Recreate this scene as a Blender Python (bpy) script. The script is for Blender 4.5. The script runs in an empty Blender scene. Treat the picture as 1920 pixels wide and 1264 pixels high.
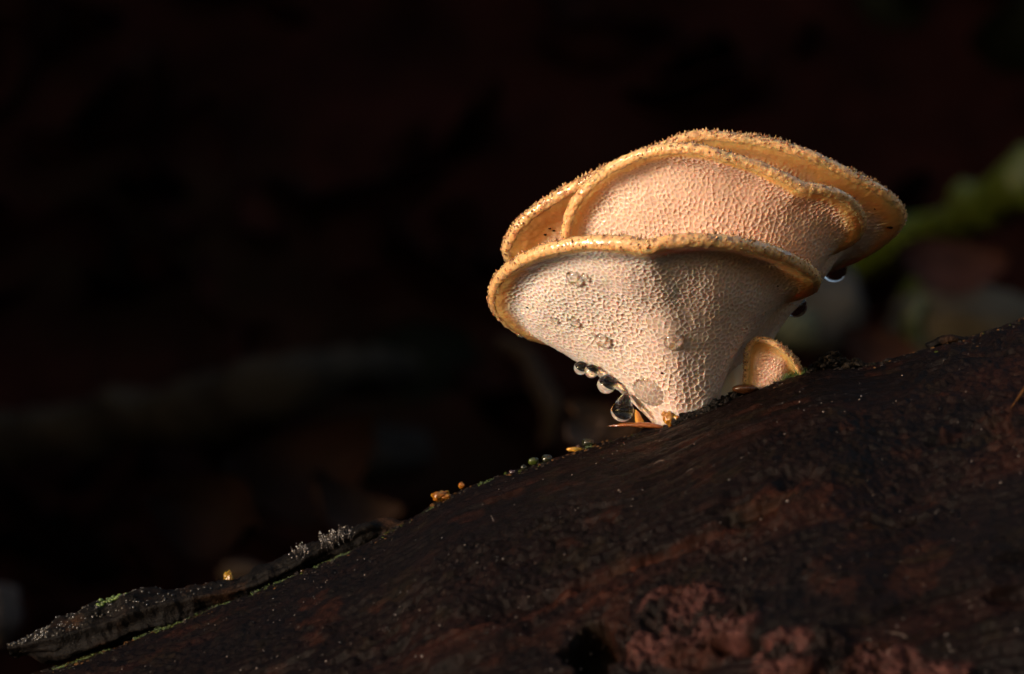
import bpy, bmesh, math, random
import numpy as np
from mathutils import Vector, Matrix, kdtree
from mathutils.bvhtree import BVHTree

# One Blender unit is one centimetre: a macro photograph of a bracket fungus on a fallen log.
scene = bpy.context.scene
scene.unit_settings.system = 'METRIC'
scene.unit_settings.scale_length = 0.01
COL = scene.collection
rng = np.random.default_rng(7)
random.seed(7)

# ------------------------------------------------------------------ camera
CAM_D = 32.0                      # distance camera - plane y = 0
PXCM = 200.0                      # photograph pixels per cm in that plane
cam_data = bpy.data.cameras.new('camera')
cam_data.lens = 120.0
cam_data.sensor_width = 36.0
cam_data.clip_start = 0.1
cam_data.clip_end = 30000.0
cam_data.dof.use_dof = True
cam_data.dof.focus_distance = CAM_D - 0.75
cam_data.dof.aperture_fstop = 0.120 / (2 * 0.16)
cam = bpy.data.objects.new('camera', cam_data)
cam.location = (0, -CAM_D, 0)
cam.rotation_euler = (math.radians(90), 0, 0)
COL.objects.link(cam)
scene.camera = cam

# ------------------------------------------------------------------ light
SUN_DIR = Vector((-0.885, -0.44, 0.13)).normalized()        # from the scene towards the sun
SUN_EL = math.asin(SUN_DIR.z)
SUN_AZ = math.atan2(SUN_DIR.x, SUN_DIR.y)                  # clockwise from +Y
world = bpy.data.worlds.new('World')
scene.world = world
world.use_nodes = True
wn = world.node_tree.nodes
bg = wn.get('Background') or wn.new('ShaderNodeBackground')
sky = wn.new('ShaderNodeTexSky')
sky.sky_type = 'NISHITA'
sky.sun_disc = False
sky.sun_elevation = SUN_EL
sky.sun_rotation = SUN_AZ
sky.dust_density = 6.0
sky.ozone_density = 0.3
world.node_tree.links.new(sky.outputs[0], bg.inputs[0])
bg.inputs[1].default_value = 0.15
sun_data = bpy.data.lights.new('sun', 'SUN')
sun_data.energy = 3.5
sun_data.angle = math.radians(16.0)
sun_data.color = (1.0, 0.90, 0.80)
sun_data.cycles.is_caustics_light = True
sun = bpy.data.objects.new('sun', sun_data)
sun.rotation_euler = SUN_DIR.to_track_quat('Z', 'Y').to_euler()
sun.location = SUN_DIR * 300
COL.objects.link(sun)

vs = scene.view_settings
vs.view_transform = 'Standard'
vs.look = 'None'
vs.exposure = 1.3
vs.gamma = 1.0
vs.use_curve_mapping = False
scene.render.engine = 'CYCLES'
scene.cycles.use_denoising = True
scene.cycles.denoiser = 'OPENIMAGEDENOISE'
scene.cycles.max_bounces = 10
scene.cycles.transmission_bounces = 10
scene.cycles.caustics_refractive = True
scene.cycles.caustics_reflective = False
scene.cycles.sample_clamp_indirect = 4.0


# ------------------------------------------------------------------ helpers
def P(u, v, y=0.0):
    """the place at depth y that stands at pixel (u, v) of the 1920 x 1264 photograph"""
    k = (CAM_D + y) / CAM_D / PXCM
    return np.array([(u - 960.0) * k, y, (632.0 - v) * k])


def sstep(a, b, x):
    t = np.clip((np.asarray(x, float) - a) / (b - a), 0, 1)
    return t * t * (3 - 2 * t)


def _hash(ix, iy, iz, seed):
    h = (ix.astype(np.int64) * 374761393 + iy.astype(np.int64) * 668265263 +
         iz.astype(np.int64) * 2147483647 + seed * 974634777) & 0xFFFFFFFF
    h = ((h ^ (h >> 13)) * 1274126177) & 0xFFFFFFFF
    h = ((h ^ (h >> 16)) * 2246822519) & 0xFFFFFFFF
    return ((h ^ (h >> 15)) & 0xFFFFFF) / float(0xFFFFFF)


def vnoise(p, seed=0):
    """value noise, -1..1; p is (..., 3)"""
    f = np.floor(p)
    i = f.astype(np.int64)
    w = p - f
    w = w * w * w * (w * (w * 6 - 15) + 10)
    r = 0
    for dx in (0, 1):
        wx = w[..., 0] if dx else 1 - w[..., 0]
        for dy in (0, 1):
            wy = w[..., 1] if dy else 1 - w[..., 1]
            for dz in (0, 1):
                wz = w[..., 2] if dz else 1 - w[..., 2]
                r = r + wx * wy * wz * _hash(i[..., 0] + dx, i[..., 1] + dy, i[..., 2] + dz, seed)
    return r * 2 - 1


def fbm(p, octaves=4, seed=0, gain=0.5):
    a, s, n = 1.0, 0.0, 0.0
    for k in range(octaves):
        s = s + a * vnoise(p * (2.03 ** k) + 11.3 * k, seed + k)
        n += a
        a *= gain
    return s / n


def curve(pts, n, fine=4000):
    """smooth curve (Catmull-Rom) through pts, resampled to n even steps"""
    pts = np.asarray(pts, float)
    ext = np.vstack([2 * pts[0] - pts[1], pts, 2 * pts[-1] - pts[-2]])
    m = len(pts) - 1
    t = np.linspace(0, m, fine)
    i = np.minimum(t.astype(int), m - 1)
    w = (t - i)[:, None]
    p0, p1, p2, p3 = ext[i], ext[i + 1], ext[i + 2], ext[i + 3]
    c = 0.5 * ((2 * p1) + (-p0 + p2) * w + (2 * p0 - 5 * p1 + 4 * p2 - p3) * w ** 2 + (-p0 + 3 * p1 - 3 * p2 + p3) * w ** 3)
    d = np.r_[0, np.cumsum(np.linalg.norm(np.diff(c, axis=0), axis=1))]
    q = np.linspace(0, d[-1], n)
    return np.stack([np.interp(q, d, c[:, k]) for k in range(c.shape[1])], axis=1)


def unit(v):
    return v / np.maximum(np.linalg.norm(v, axis=-1, keepdims=True), 1e-9)


def raw_mesh(name, verts, faces_quads=None, faces_other=(), smooth=True, colors=None, alpha=None):
    me = bpy.data.meshes.new(name)
    verts = np.ascontiguousarray(verts, dtype=np.float32).reshape(-1, 3)
    me.vertices.add(len(verts))
    me.vertices.foreach_set('co', verts.ravel())
    loops, starts = [], []
    n = 0
    if faces_quads is not None and len(faces_quads):
        q = np.asarray(faces_quads, dtype=np.int32)
        k = q.shape[1]
        loops.append(q.ravel())
        starts.append(np.arange(len(q)) * k)
        n = q.size
    for f in faces_other:
        f = np.asarray(f, dtype=np.int32)
        if f.ndim == 1:
            f = f[None]
        loops.append(f.ravel())
        starts.append(n + np.arange(len(f)) * f.shape[1])
        n += f.size
    L = np.concatenate(loops).astype(np.int32)
    S = np.concatenate(starts).astype(np.int32)
    me.loops.add(len(L))
    me.loops.foreach_set('vertex_index', L)
    me.polygons.add(len(S))
    me.polygons.foreach_set('loop_start', S)
    if smooth:
        me.polygons.foreach_set('use_smooth', np.ones(len(S), dtype=bool))
    if colors is not None:
        a = me.attributes.new('Col', 'FLOAT_COLOR', 'POINT')
        c = np.ones((len(verts), 4), dtype=np.float32)
        c[:, :3] = np.asarray(colors, dtype=np.float32).reshape(-1, 3)
        if alpha is not None:
            c[:, 3] = np.asarray(alpha, dtype=np.float32).ravel()
        a.data.foreach_set('color', c.ravel())
    me.update(calc_edges=True)
    me.validate()
    return me


def grid_quads(n, m, closed_m=False, base=0):
    i = np.arange(n - 1)[:, None]
    j = np.arange(m if closed_m else m - 1)[None, :]
    j2 = (j + 1) % m
    a = i * m + j
    b = (i + 1) * m + j
    c = (i + 1) * m + j2
    d = i * m + j2
    return np.stack([a, b, c, d], axis=-1).reshape(-1, 4) + base


def link(name, me, mat, parent=None, loc=None, **props):
    o = bpy.data.objects.new(name, me)
    COL.objects.link(o)
    if me is not None and mat is not None:
        me.materials.clear()
        me.materials.append(mat)
    if parent is not None:
        o.parent = parent
        o.matrix_parent_inverse = Matrix.Translation(-Vector(parent.location))
    if loc is not None:
        o.location = loc
    for k, v in props.items():
        o[k] = v
    return o


def thing(name, label, category, loc, group=None):
    o = bpy.data.objects.new(name, None)
    o.empty_display_size = 0.2
    o.location = loc
    COL.objects.link(o)
    o['label'] = label
    o['category'] = category
    if group:
        o['group'] = group
    return o


class Soup:
    """collects small closed pieces into one mesh"""
    def __init__(self):
        self.v, self.f, self.c, self.n = [], [], [], 0

    def add(self, verts, faces, col):
        verts = np.asarray(verts, float)
        self.v.append(verts)
        self.c.append(np.broadcast_to(np.asarray(col, float), (len(verts), 3)))
        self.f.extend([[k + self.n for k in f] for f in faces])
        self.n += len(verts)

    def spike(self, p, d, h, r, col, sides=5, bend=0.0):
        d = unit(np.asarray(d, float))
        a = unit(np.cross(d, [0.31, 0.77, 0.55]))
        b = np.cross(d, a)
        ang = np.arange(sides) * 2 * math.pi / sides
        ring = p + r * (np.cos(ang)[:, None] * a + np.sin(ang)[:, None] * b) - d * r * 0.4
        mid = p + d * h * 0.5 + r * 0.55 * (np.cos(ang)[:, None] * a + np.sin(ang)[:, None] * b) + a * bend * h * 0.3
        tip = p + d * h + a * bend * h
        v = np.vstack([ring, mid, tip[None]])
        f = [[k, (k + 1) % sides, sides + (k + 1) % sides, sides + k] for k in range(sides)]
        f += [[sides + k, sides + (k + 1) % sides, 2 * sides] for k in range(sides)]
        f.append(list(range(sides))[::-1])
        self.add(v, f, col)

    def blob(self, p, r, col, seed=0, rough=0.25, squash=(1, 1, 1), sub=1):
        v, f = ICO[sub]
        n = 1 + rough * vnoise(v * 1.7 + seed * 3.7, seed)
        self.add(p + v * n[:, None] * r * np.asarray(squash), f, col)

    def mesh(self, name, smooth=True):
        me = bpy.data.meshes.new(name)
        V = np.vstack(self.v)
        me.from_pydata(V.tolist(), [], self.f)
        if smooth:
            me.polygons.foreach_set('use_smooth', np.ones(len(me.polygons), dtype=bool))
        a = me.attributes.new('Col', 'FLOAT_COLOR', 'POINT')
        c = np.ones((len(V), 4), dtype=np.float32)
        c[:, :3] = np.vstack(self.c)
        a.data.foreach_set('color', c.ravel())
        me.update()
        return me


def _ico(sub):
    bm = bmesh.new()
    bmesh.ops.create_icosphere(bm, subdivisions=sub, radius=1)
    v = np.array([x.co[:] for x in bm.verts])
    f = [[x.index for x in fc.verts] for fc in bm.faces]
    bm.free()
    return v, f


ICO = {k: _ico(k) for k in (1, 2, 3, 4)}


# ------------------------------------------------------------------ materials
def new_mat(name):
    m = bpy.data.materials.new(name)
    m.use_nodes = True
    nt = m.node_tree
    b = nt.nodes['Principled BSDF']
    return m, nt, b


def noise_node(nt, scale, detail=4, rough=0.55, stretch=None):
    tc = nt.nodes.new('ShaderNodeTexCoord')
    n = nt.nodes.new('ShaderNodeTexNoise')
    n.inputs['Scale'].default_value = scale
    n.inputs['Detail'].default_value = detail
    n.inputs['Roughness'].default_value = rough
    if stretch is not None:
        mp = nt.nodes.new('ShaderNodeMapping')
        mp.inputs['Rotation'].default_value = stretch[1]
        mp.inputs['Scale'].default_value = stretch[0]
        nt.links.new(tc.outputs['Object'], mp.inputs[0])
        nt.links.new(mp.outputs[0], n.inputs['Vector'])
    else:
        nt.links.new(tc.outputs['Object'], n.inputs['Vector'])
    return n


def ramp(nt, src, lo, hi, a=0.3, b=0.7):
    r = nt.nodes.new('ShaderNodeMapRange')
    r.inputs['From Min'].default_value = a
    r.inputs['From Max'].default_value = b
    r.inputs['To Min'].default_value = lo
    r.inputs['To Max'].default_value = hi
    nt.links.new(src, r.inputs['Value'])
    return r.outputs[0]


def attr_mat(name, roughness=(0.4, 0.6), bump_scale=40, bump=0.3, bump_dist=0.01, vary=(0.75, 1.2), vary_scale=12,
             sss=0.0, sss_radius=(0.1, 0.05, 0.03), spec=0.5, stretch=None, coat=0.0, detail=5):
    """the mesh's own colour (attribute Col) with grain, fine relief and uneven gloss"""
    m, nt, b = new_mat(name)
    at = nt.nodes.new('ShaderNodeAttribute')
    at.attribute_name = 'Col'
    n1 = noise_node(nt, vary_scale, detail, 0.6, stretch)
    mul = nt.nodes.new('ShaderNodeMix')
    mul.data_type = 'RGBA'
    mul.blend_type = 'MULTIPLY'
    mul.inputs['Factor'].default_value = 1.0
    comb = nt.nodes.new('ShaderNodeCombineColor')
    f = ramp(nt, n1.outputs['Fac'], vary[0], vary[1])
    for k in range(3):
        nt.links.new(f, comb.inputs[k])
    nt.links.new(at.outputs['Color'], mul.inputs['A'])
    nt.links.new(comb.outputs[0], mul.inputs['B'])
    nt.links.new(mul.outputs['Result'], b.inputs['Base Color'])
    n2 = noise_node(nt, bump_scale, detail, 0.6, stretch)
    nt.links.new(ramp(nt, n2.outputs['Fac'], roughness[0], roughness[1]), b.inputs['Roughness'])
    if bump > 0:
        bp = nt.nodes.new('ShaderNodeBump')
        bp.inputs['Strength'].default_value = bump
        bp.inputs['Distance'].default_value = bump_dist
        nt.links.new(n2.outputs['Fac'], bp.inputs['Height'])
        nt.links.new(bp.outputs[0], b.inputs['Normal'])
    b.inputs['Specular IOR Level'].default_value = spec
    if sss > 0:
        b.inputs['Subsurface Weight'].default_value = sss
        b.inputs['Subsurface Radius'].default_value = sss_radius
        nt.links.new(at.outputs['Alpha'], b.inputs['Subsurface Scale'])     # how far light travels in this flesh
    if coat > 0:
        b.inputs['Coat Weight'].default_value = coat
        b.inputs['Coat Roughness'].default_value = 0.07
        n3 = noise_node(nt, 18, 3, 0.5)
        bp3 = nt.nodes.new('ShaderNodeBump')
        bp3.inputs['Strength'].default_value = 0.8
        bp3.inputs['Distance'].default_value = 0.007
        nt.links.new(n3.outputs['Fac'], bp3.inputs['Height'])
        nt.links.new(bp3.outputs[0], b.inputs['Coat Normal'])
    return m


M = {}
M['cap'] = attr_mat('fungus_flesh', (0.25, 0.5), 60, 0.25, 0.004, (0.92, 1.06), 9, sss=0.9,
                    sss_radius=(0.17, 0.095, 0.05), spec=0.6, coat=0.35)
M['rim'] = attr_mat('fungus_rim', (0.3, 0.6), 80, 0.6, 0.010, (0.70, 1.2), 34, sss=0.8,
                    sss_radius=(0.09, 0.04, 0.016), spec=0.5, coat=1.0)
M['bristle'] = attr_mat('rim_bristle', (0.25, 0.45), 60, 0.0, 0.01, (0.8, 1.2), 30, sss=0.4,
                        sss_radius=(0.03, 0.012, 0.005), spec=0.6)
M['log'] = attr_mat('wet_log_wood', (0.28, 0.75), 60, 0.9, 0.012, (0.35, 1.5), 9, spec=0.065, detail=8)
M['bark'] = attr_mat('wet_bark', (0.3, 0.8), 50, 0.9, 0.015, (0.4, 1.5), 14, spec=0.06, detail=8)
M['moss'] = attr_mat('moss', (0.35, 0.6), 40, 0.1, 0.005, (0.7, 1.3), 10, sss=0.2, sss_radius=(0.02, 0.03, 0.008))
M['jelly'] = attr_mat('jelly_fungus', (0.1, 0.3), 25, 0.3, 0.01, (0.7, 1.2), 20, sss=0.8, sss_radius=(0.08, 0.04, 0.01))
M['glossy'] = attr_mat('glossy_wet', (0.05, 0.15), 25, 0.25, 0.01, (0.7, 1.2), 20, spec=0.6)
M['frost'] = attr_mat('pale_sporangia', (0.1, 0.3), 40, 0.0, 0.01, (0.8, 1.1), 20, spec=0.8)
M['soil'] = attr_mat('forest_soil', (0.7, 0.95), 3.0, 0.8, 0.3, (0.5, 1.5), 0.35, spec=0.02, detail=6)
M['litter'] = attr_mat('dead_leaves', (0.5, 0.8), 4.0, 0.3, 0.05, (0.6, 1.3), 0.9, spec=0.03)
M['stone'] = attr_mat('stone', (0.6, 0.9), 2.0, 0.6, 0.1, (0.6, 1.25), 0.5, spec=0.1)

m, nt, b = new_mat('clear_water')
b.inputs['Base Color'].default_value = (1, 1, 1, 1)
b.inputs['Transmission Weight'].default_value = 1.0
b.inputs['IOR'].default_value = 1.333
b.inputs['Roughness'].default_value = 0.0
M['water'] = m

# ------------------------------------------------------------------ the ground: a dark hollow in the forest floor


def ground_height(x, y):
    back = 150 * sstep(45, 150, y) * (0.55 + 0.45 * sstep(60, 20, np.abs(x) * 0.4))
    l, w = -0.895 * x - 0.445 * y, -0.445 * x + 0.895 * y          # towards the sun, and across
    left = 190 * sstep(42, 90, l) * sstep(8, 24, w)            # unseen bank, added to keep the sun off everything behind the log
    right = 70 * sstep(38, 120, x) * sstep(-60, -10, y)
    h = -17.0 + np.maximum(np.maximum(back, left), right)
    p = np.stack([x, y, np.zeros_like(x)], -1)
    h = h + 2.2 * fbm(p * 0.06, 3, 3) + 0.7 * fbm(p * 0.4, 3, 5)
    far = sstep(300, 2500, np.hypot(x, y))
    return h + far * 60 * fbm(p * 0.002, 3, 9)


g = np.sinh(np.linspace(-6.2, 6.2, 330))
g = g / g[-1] * 6000
gx, gy = np.meshgrid(g, g + 30, indexing='ij')
gz = ground_height(gx, gy)
gp = np.stack([gx, gy, gz], -1)
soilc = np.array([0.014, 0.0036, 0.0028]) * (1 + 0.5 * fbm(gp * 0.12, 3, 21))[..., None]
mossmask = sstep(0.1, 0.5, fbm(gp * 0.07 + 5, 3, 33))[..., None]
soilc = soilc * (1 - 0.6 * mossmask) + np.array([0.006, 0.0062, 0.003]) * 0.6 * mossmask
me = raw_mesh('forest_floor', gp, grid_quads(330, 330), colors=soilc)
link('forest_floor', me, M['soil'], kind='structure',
     label='dark forest floor and earth bank behind the log')

# ------------------------------------------------------------------ the log
ridge_px = np.array([[-400, 1410], [-100, 1330], [60, 1268], [150, 1238], [300, 1182], [480, 1112], [640, 1046], [760, 985],
                     [850, 927], [950, 894], [1050, 860], [1130, 832], [1230, 806], [1300, 776], [1370, 746],
                     [1440, 720], [1520, 694], [1600, 694], [1680, 676], [1740, 657], [1850, 626], [1920, 602],
                     [2100, 540], [2400, 440]])
rx = (ridge_px[:, 0] - 960) / PXCM
rz = (632 - ridge_px[:, 1]) / PXCM
rx = np.r_[-70, -30, rx, 30, 90]
rz = np.r_[-28, -12.6, rz, 8.2, 27.5]


def ridge_z(x):
    x = np.asarray(x, float)
    acc = 0
    for k, w in ((-0.16, .2), (-0.08, .2), (0, .2), (0.08, .2), (0.16, .2)):
        acc = acc + w * np.interp(x + k, rx, rz)
    return acc


LOG_R = 7.0
xs = np.r_[np.linspace(-70, -5.6, 60)[:-1], np.linspace(-5.6, 5.6, 760), np.linspace(5.6, 85, 70)[1:]]
arc = np.r_[np.linspace(-math.pi * LOG_R, -1.2, 40)[:-1], np.linspace(-1.2, 8.2, 590), np.linspace(8.2, math.pi * LOG_R, 34)[1:-1]]
X, A = np.meshgrid(xs, arc, indexing='ij')
TH = A / LOG_R
zr = ridge_z(X)
base = np.stack([X, -LOG_R * np.sin(TH), zr - LOG_R + LOG_R * np.cos(TH)], -1)
nrm = np.stack([-0.36 * np.cos(TH), -np.sin(TH), np.cos(TH)], -1)
nrm = unit(nrm)
q = np.stack([X, A, np.zeros_like(X)], -1)                      # along the grain, round the log
warp = 0.35 * fbm(q * 0.8, 3, 50)
# the grain of the wood leaves the axis a little
gq = np.stack([X + 0.12 * A, A + 0.10 * X + warp, np.zeros_like(X)], -1)
near = sstep(1.0, 4.0, np.abs(A))                              # keep the crest where it stands
d = 0.22 * near * fbm(q * 0.55, 3, 51)
d += 0.05 * (0.3 + 0.7 * near) * fbm(gq * np.array([0.5, 3.0, 1]), 4, 52)
d += 0.030 * fbm(gq * np.array([1.6, 14.0, 1]), 3, 53) * sstep(-0.3, 0.3, fbm(q * 0.9 + 4, 2, 54))
crumb = fbm(q * 5.0, 5, 55, 0.6)
crumbmask = sstep(-0.25, 0.35, fbm(q * 0.7 + 9, 3, 56))
d += 0.060 * crumb * (0.15 + 0.85 * crumbmask)
d += 0.022 * fbm(gq * np.array([1.3, 20.0, 1]) + 31, 2, 59) * (1 - 0.6 * crumbmask)
d += 0.028 * fbm(q * 22, 3, 57) * (0.4 + 0.6 * crumbmask)
pit = sstep(0.42, 0.62, fbm(q * np.array([1.0, 2.2, 1]) + 21, 3, 58))
d -= 0.10 * pit * near
# pixel of each place, only to find where the crusts and streaks of the log lie on it
kk = CAM_D / np.maximum(CAM_D + base[..., 1], 5)
PU = 960 + base[..., 0] * PXCM * kk
PV = 632 - base[..., 2] * PXCM * kk
front = A > 0


def patch(u, v, ru, rv, seed, freq=2.2, edge=0.55):
    r = np.hypot((PU - u) / ru, (PV - v) / rv) + edge * fbm(q * freq, 4, seed)
    return sstep(1.12, 0.88, r) * front


crust1 = patch(1290, 1180, 135, 85, 60)
crust2 = patch(1590, 1270, 190, 78, 61)
crust = np.maximum(crust1, crust2)
flake = np.floor(2.5 * (fbm(q * 1.6 + 3, 3, 62) + 1)) / 2.5 - 1
d += crust * (0.07 + 0.10 * flake + 0.11 * fbm(q * 8.0, 5, 63, 0.7))
hole = patch(1120, 1205, 50, 52, 64, 3.5, 0.8)
d -= 0.45 * hole
hole2 = patch(1385, 1232, 60, 14, 65)
d -= 0.25 * hole2
LV = base + nrm * d[..., None]
# pigment
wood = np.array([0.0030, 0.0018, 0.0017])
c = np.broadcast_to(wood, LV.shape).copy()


def blend(c, col, m):
    m = np.clip(m, 0, 1)[..., None]
    return c * (1 - m) + np.asarray(col) * m


st = fbm(gq * np.array([0.35, 2.6, 1]) + 7, 4, 70)
c = blend(c, (0.0085, 0.0036, 0.0026), sstep(0.05, 0.45, st) * 0.75)
c = blend(c, (0.0024, 0.0022, 0.0025), sstep(0.0, 0.4, fbm(q * 0.6 + 3, 3, 71)) * 0.6)
band = np.exp(-((PV - (1075 - 0.33 * (PU - 1100) + 25 * np.sin(PU / 130))) / 26) ** 2) * sstep(950, 1080, PU) * sstep(1620, 1400, PU)
c = blend(c, (0.028, 0.0095, 0.0042), band * sstep(-0.15, 0.35, fbm(gq * np.array([1.1, 7, 1]), 4, 72)) * 0.9 * front)
band2 = np.exp(-((PV - (1225 - 0.36 * (PU - 700))) / 40) ** 2) * sstep(640, 760, PU) * sstep(1100, 960, PU)
c = blend(c, (0.014, 0.0055, 0.0035), band2 * sstep(-0.2, 0.3, fbm(gq * np.array([0.8, 5, 1]) + 2, 4, 73)) * 0.9 * front)
c = blend(c, (0.011, 0.0048, 0.003), sstep(0.28, 0.5, fbm(q * 2.4 + 17, 4, 74)) * 0.8)
c = blend(c, (0.006, 0.0052, 0.0026), sstep(0.3, 0.55, fbm(q * 3.2 + 37, 3, 75)) * 0.5)
cr = np.broadcast_to(np.array([0.036, 0.0185, 0.017]), c.shape) * (1 + 0.5 * fbm(q * 5, 4, 76))[..., None]
cr = blend(cr, (0.016, 0.0065, 0.004), sstep(-0.05, 0.35, fbm(q * 3.1 + 8, 3, 77)) * 0.9)
cr = blend(cr, (0.003, 0.0022, 0.002), sstep(0.05, 0.3, fbm(q * 2.7 + 28, 3, 78)) * 0.95)
c = blend(c, (0.5, 0.5, 0.5), crust * 0) * (1 - crust[..., None] * 0.92) + cr * crust[..., None] * 0.92
edge_moss = np.exp(-((A - 0.02) / 0.10) ** 2) * sstep(0.0, 0.25, fbm(q * 2.0 + 4, 3, 79)) * (PU < 1000)
c = blend(c, (0.055, 0.080, 0.012), edge_moss * 0.9)
nx, na = X.shape
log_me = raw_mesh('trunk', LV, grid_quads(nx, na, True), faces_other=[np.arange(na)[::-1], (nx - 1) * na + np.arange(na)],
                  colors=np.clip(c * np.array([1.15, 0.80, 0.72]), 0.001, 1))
log = thing('fallen_log', 'dark wet rotting log sloping up across the picture with the fungus on its crest', 'log', (-38, 0, -19))
trunk = link('trunk', log_me, M['log'], log)
sel = (np.abs(xs) < 5.7)
i0, i1 = np.where(sel)[0][[0, -1]]
j0, j1 = np.searchsorted(arc, -1.0), np.searchsorted(arc, 8.0)
sub = LV[i0:i1 + 1:2, j0:j1:2]
LOG_BVH = BVHTree.FromPolygons(sub.reshape(-1, 3).tolist(), grid_quads(sub.shape[0], sub.shape[1]).tolist())
CAMP = Vector((0, -CAM_D, 0))


def hit(bvh, u, v):
    dr = Vector(P(u, v, 0)) - CAMP
    h = bvh.ray_cast(CAMP, dr.normalized())
    return (None, None) if h[0] is None else (np.array(h[0]), np.array(h[1]))


def crest(u, y=0.0, lift=0.0):
    """a place on the crest of the log under picture column u"""
    x = (u - 960) / PXCM * (CAM_D + y) / CAM_D
    h = LOG_BVH.ray_cast(Vector((x, y, 6)), Vector((0, 0, -1)))
    z = h[0].z if h[0] is not None else float(ridge_z(x))
    return np.array([x, y, z + lift])


# ------------------------------------------------------------------ fungus caps
PINK = np.array([0.75, 0.52, 0.43])  # flesh towards the right, pinker to imitate warm light there
CREAM = np.array([0.83, 0.72, 0.65])
TAN = np.array([0.75, 0.40, 0.135])  # margin tan, deepened to imitate amber light through the flesh
RIMC = np.array([0.68, 0.38, 0.155])
BROWN = np.array([0.17, 0.065, 0.018])


def build_cap(parent, name, rim, base, ns, nt, th, ch=0.4, cv=0.6, pore=0.041, pore_depth=0.010, tube_w=0.75, margin=0.16, wav=0.05,
              seed=1, bristles=700, tilt_up=0.5, hollow=None, droop=0.05, rimmul=1.08, th_var=None, pore_lo=0.0, tall=1.0, tint=(1, 1, 1)):
    R = curve([P(*p) for p in rim], ns)
    sb = np.array([p[0] for p in base])
    Bp = np.array([P(*p[1:]) for p in base])
    s = np.linspace(0, 1, ns)
    Bc = np.stack([np.interp(s, sb, Bp[:, k]) for k in range(3)], 1)
    ker = np.hanning(max(5, ns // 8))
    ker /= ker.sum()
    pad = len(ker) // 2
    for k in range(3):
        Bc[:, k] = np.convolve(np.pad(Bc[:, k], pad, mode='edge'), ker, 'same')[pad:-pad]
    chs = np.full(ns, ch) if np.isscalar(ch) else np.interp(s, ch[0], ch[1])
    cvs = np.full(ns, cv) if np.isscalar(cv) else np.interp(s, cv[0], cv[1])
    C = Bc + (R - Bc) * np.stack([chs, chs, cvs], 1)
    # smooth the control curve so that wiggles of the rim die out towards the base
    Cs = C.copy()
    for k in range(3):
        Cs[:, k] = np.convolve(np.pad(C[:, k], pad, mode='edge'), ker, 'same')[pad:-pad]
    t = np.linspace(0, 1, nt)
    T = t[None, :, None]
    S = (1 - T) ** 2 * Bc[:, None] + 2 * T * (1 - T) * Cs[:, None] + T ** 2 * R[:, None]
    S[..., 2] -= droop * sstep(0.86, 1.0, t)[None, :]

    def normals(S):
        n = np.cross(np.gradient(S, axis=0), np.gradient(S, axis=1))
        return unit(n)
    n = normals(S)
    mid = n[ns // 2, int(nt * 0.8)]
    if mid[2] > 0:
        n = -n
        flip = True
    else:
        flip = False
    sg = -1 if flip else 1
    fade = np.sin(np.clip(t, 0, 1) * math.pi * 0.5)[None, :] * sstep(1.0, 0.9, t)[None, :]
    S = S + n * (wav * fbm(S * 0.9 + seed, 3, seed) * fade)[..., None]
    if hollow is not None:
        for (hs, ht, rs, rt, amp) in hollow:
            g2 = np.exp(-((s[:, None] - hs) / rs) ** 2 - ((t[None, :] - ht) / rt) ** 2)
            S = S - n * (amp * g2)[..., None]
    n = normals(S) * sg
    # distance to the rim along the surface
    seg = np.linalg.norm(np.diff(S, axis=1), axis=2)
    dist = np.concatenate([np.cumsum(seg[:, ::-1], axis=1)[:, ::-1], np.zeros((ns, 1))], axis=1)
    mw = margin if np.isscalar(margin) else np.interp(s, margin[0], margin[1])[:, None]
    mw = mw * (1 + 0.35 * fbm(S * 2.5 + 40, 3, seed + 9))
    pm = sstep(mw * 0.55, mw * 1.25, dist)
    pm = pm * sstep(pore_lo - 0.02, pore_lo + 0.10, t)[None, :]
    smooth_S = S.copy()
    # pores: evenly scattered seeds, each vertex finds the wall between its two nearest
    cand = np.argwhere(pm > 0.05)
    cand = cand[rng.permutation(len(cand))[:30000]]
    cell = {}
    seeds = []
    for (i, j) in cand:
        p = S[i, j]
        rr = pore * (0.82 + 0.36 * (1 - t[j]))
        key = (int(math.floor(p[0] / pore)), int(math.floor(p[1] / pore)), int(math.floor(p[2] / pore)))
        ok = True
        for a in (-1, 0, 1):
            for b_ in (-1, 0, 1):
                for c_ in (-1, 0, 1):
                    for qd in cell.get((key[0] + a, key[1] + b_, key[2] + c_), ()):
                        if (p[0] - qd[0]) ** 2 + (p[1] - qd[1]) ** 2 + (p[2] - qd[2]) ** 2 < rr * rr:
                            ok = False
                            break
                    if not ok:
                        break
                if not ok:
                    break
            if not ok:
                break
        if ok:
            cell.setdefault(key, []).append(p)
            seeds.append(p)
    kd = kdtree.KDTree(len(seeds))
    for k, p in enumerate(seeds):
        kd.insert(p, k)
    kd.balance()
    seeds = np.array(seeds)
    idx = np.argwhere(pm > 0.02)
    pts = S[idx[:, 0], idx[:, 1]]
    wob = np.stack([fbm(pts * 22 + 7 * k, 2, seed + 80 + k) for k in range(3)], 1) * 0.010
    ptsw = pts + wob
    i1_ = np.empty(len(pts), int)
    i2_ = np.empty(len(pts), int)
    for k, p in enumerate(ptsw.tolist()):
        r = kd.find_n(p, 2)
        i1_[k] = r[0][1]
        i2_[k] = r[1][1]
    a, b2 = seeds[i1_], seeds[i2_]
    ab = b2 - a
    L = np.linalg.norm(ab, axis=1)
    de = ((a + b2) / 2 - ptsw)
    de = np.einsum('ij,ij->i', de, ab) / np.maximum(L, 1e-6)
    hole = sstep(0.0015, 0.014, de)
    dep = pore_depth * (0.65 + 0.55 * _hash(i1_, i1_ * 3, i1_ * 7, seed))
    H = np.zeros((ns, nt))
    H[idx[:, 0], idx[:, 1]] = hole * dep
    wallh = np.zeros((ns, nt))
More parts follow.
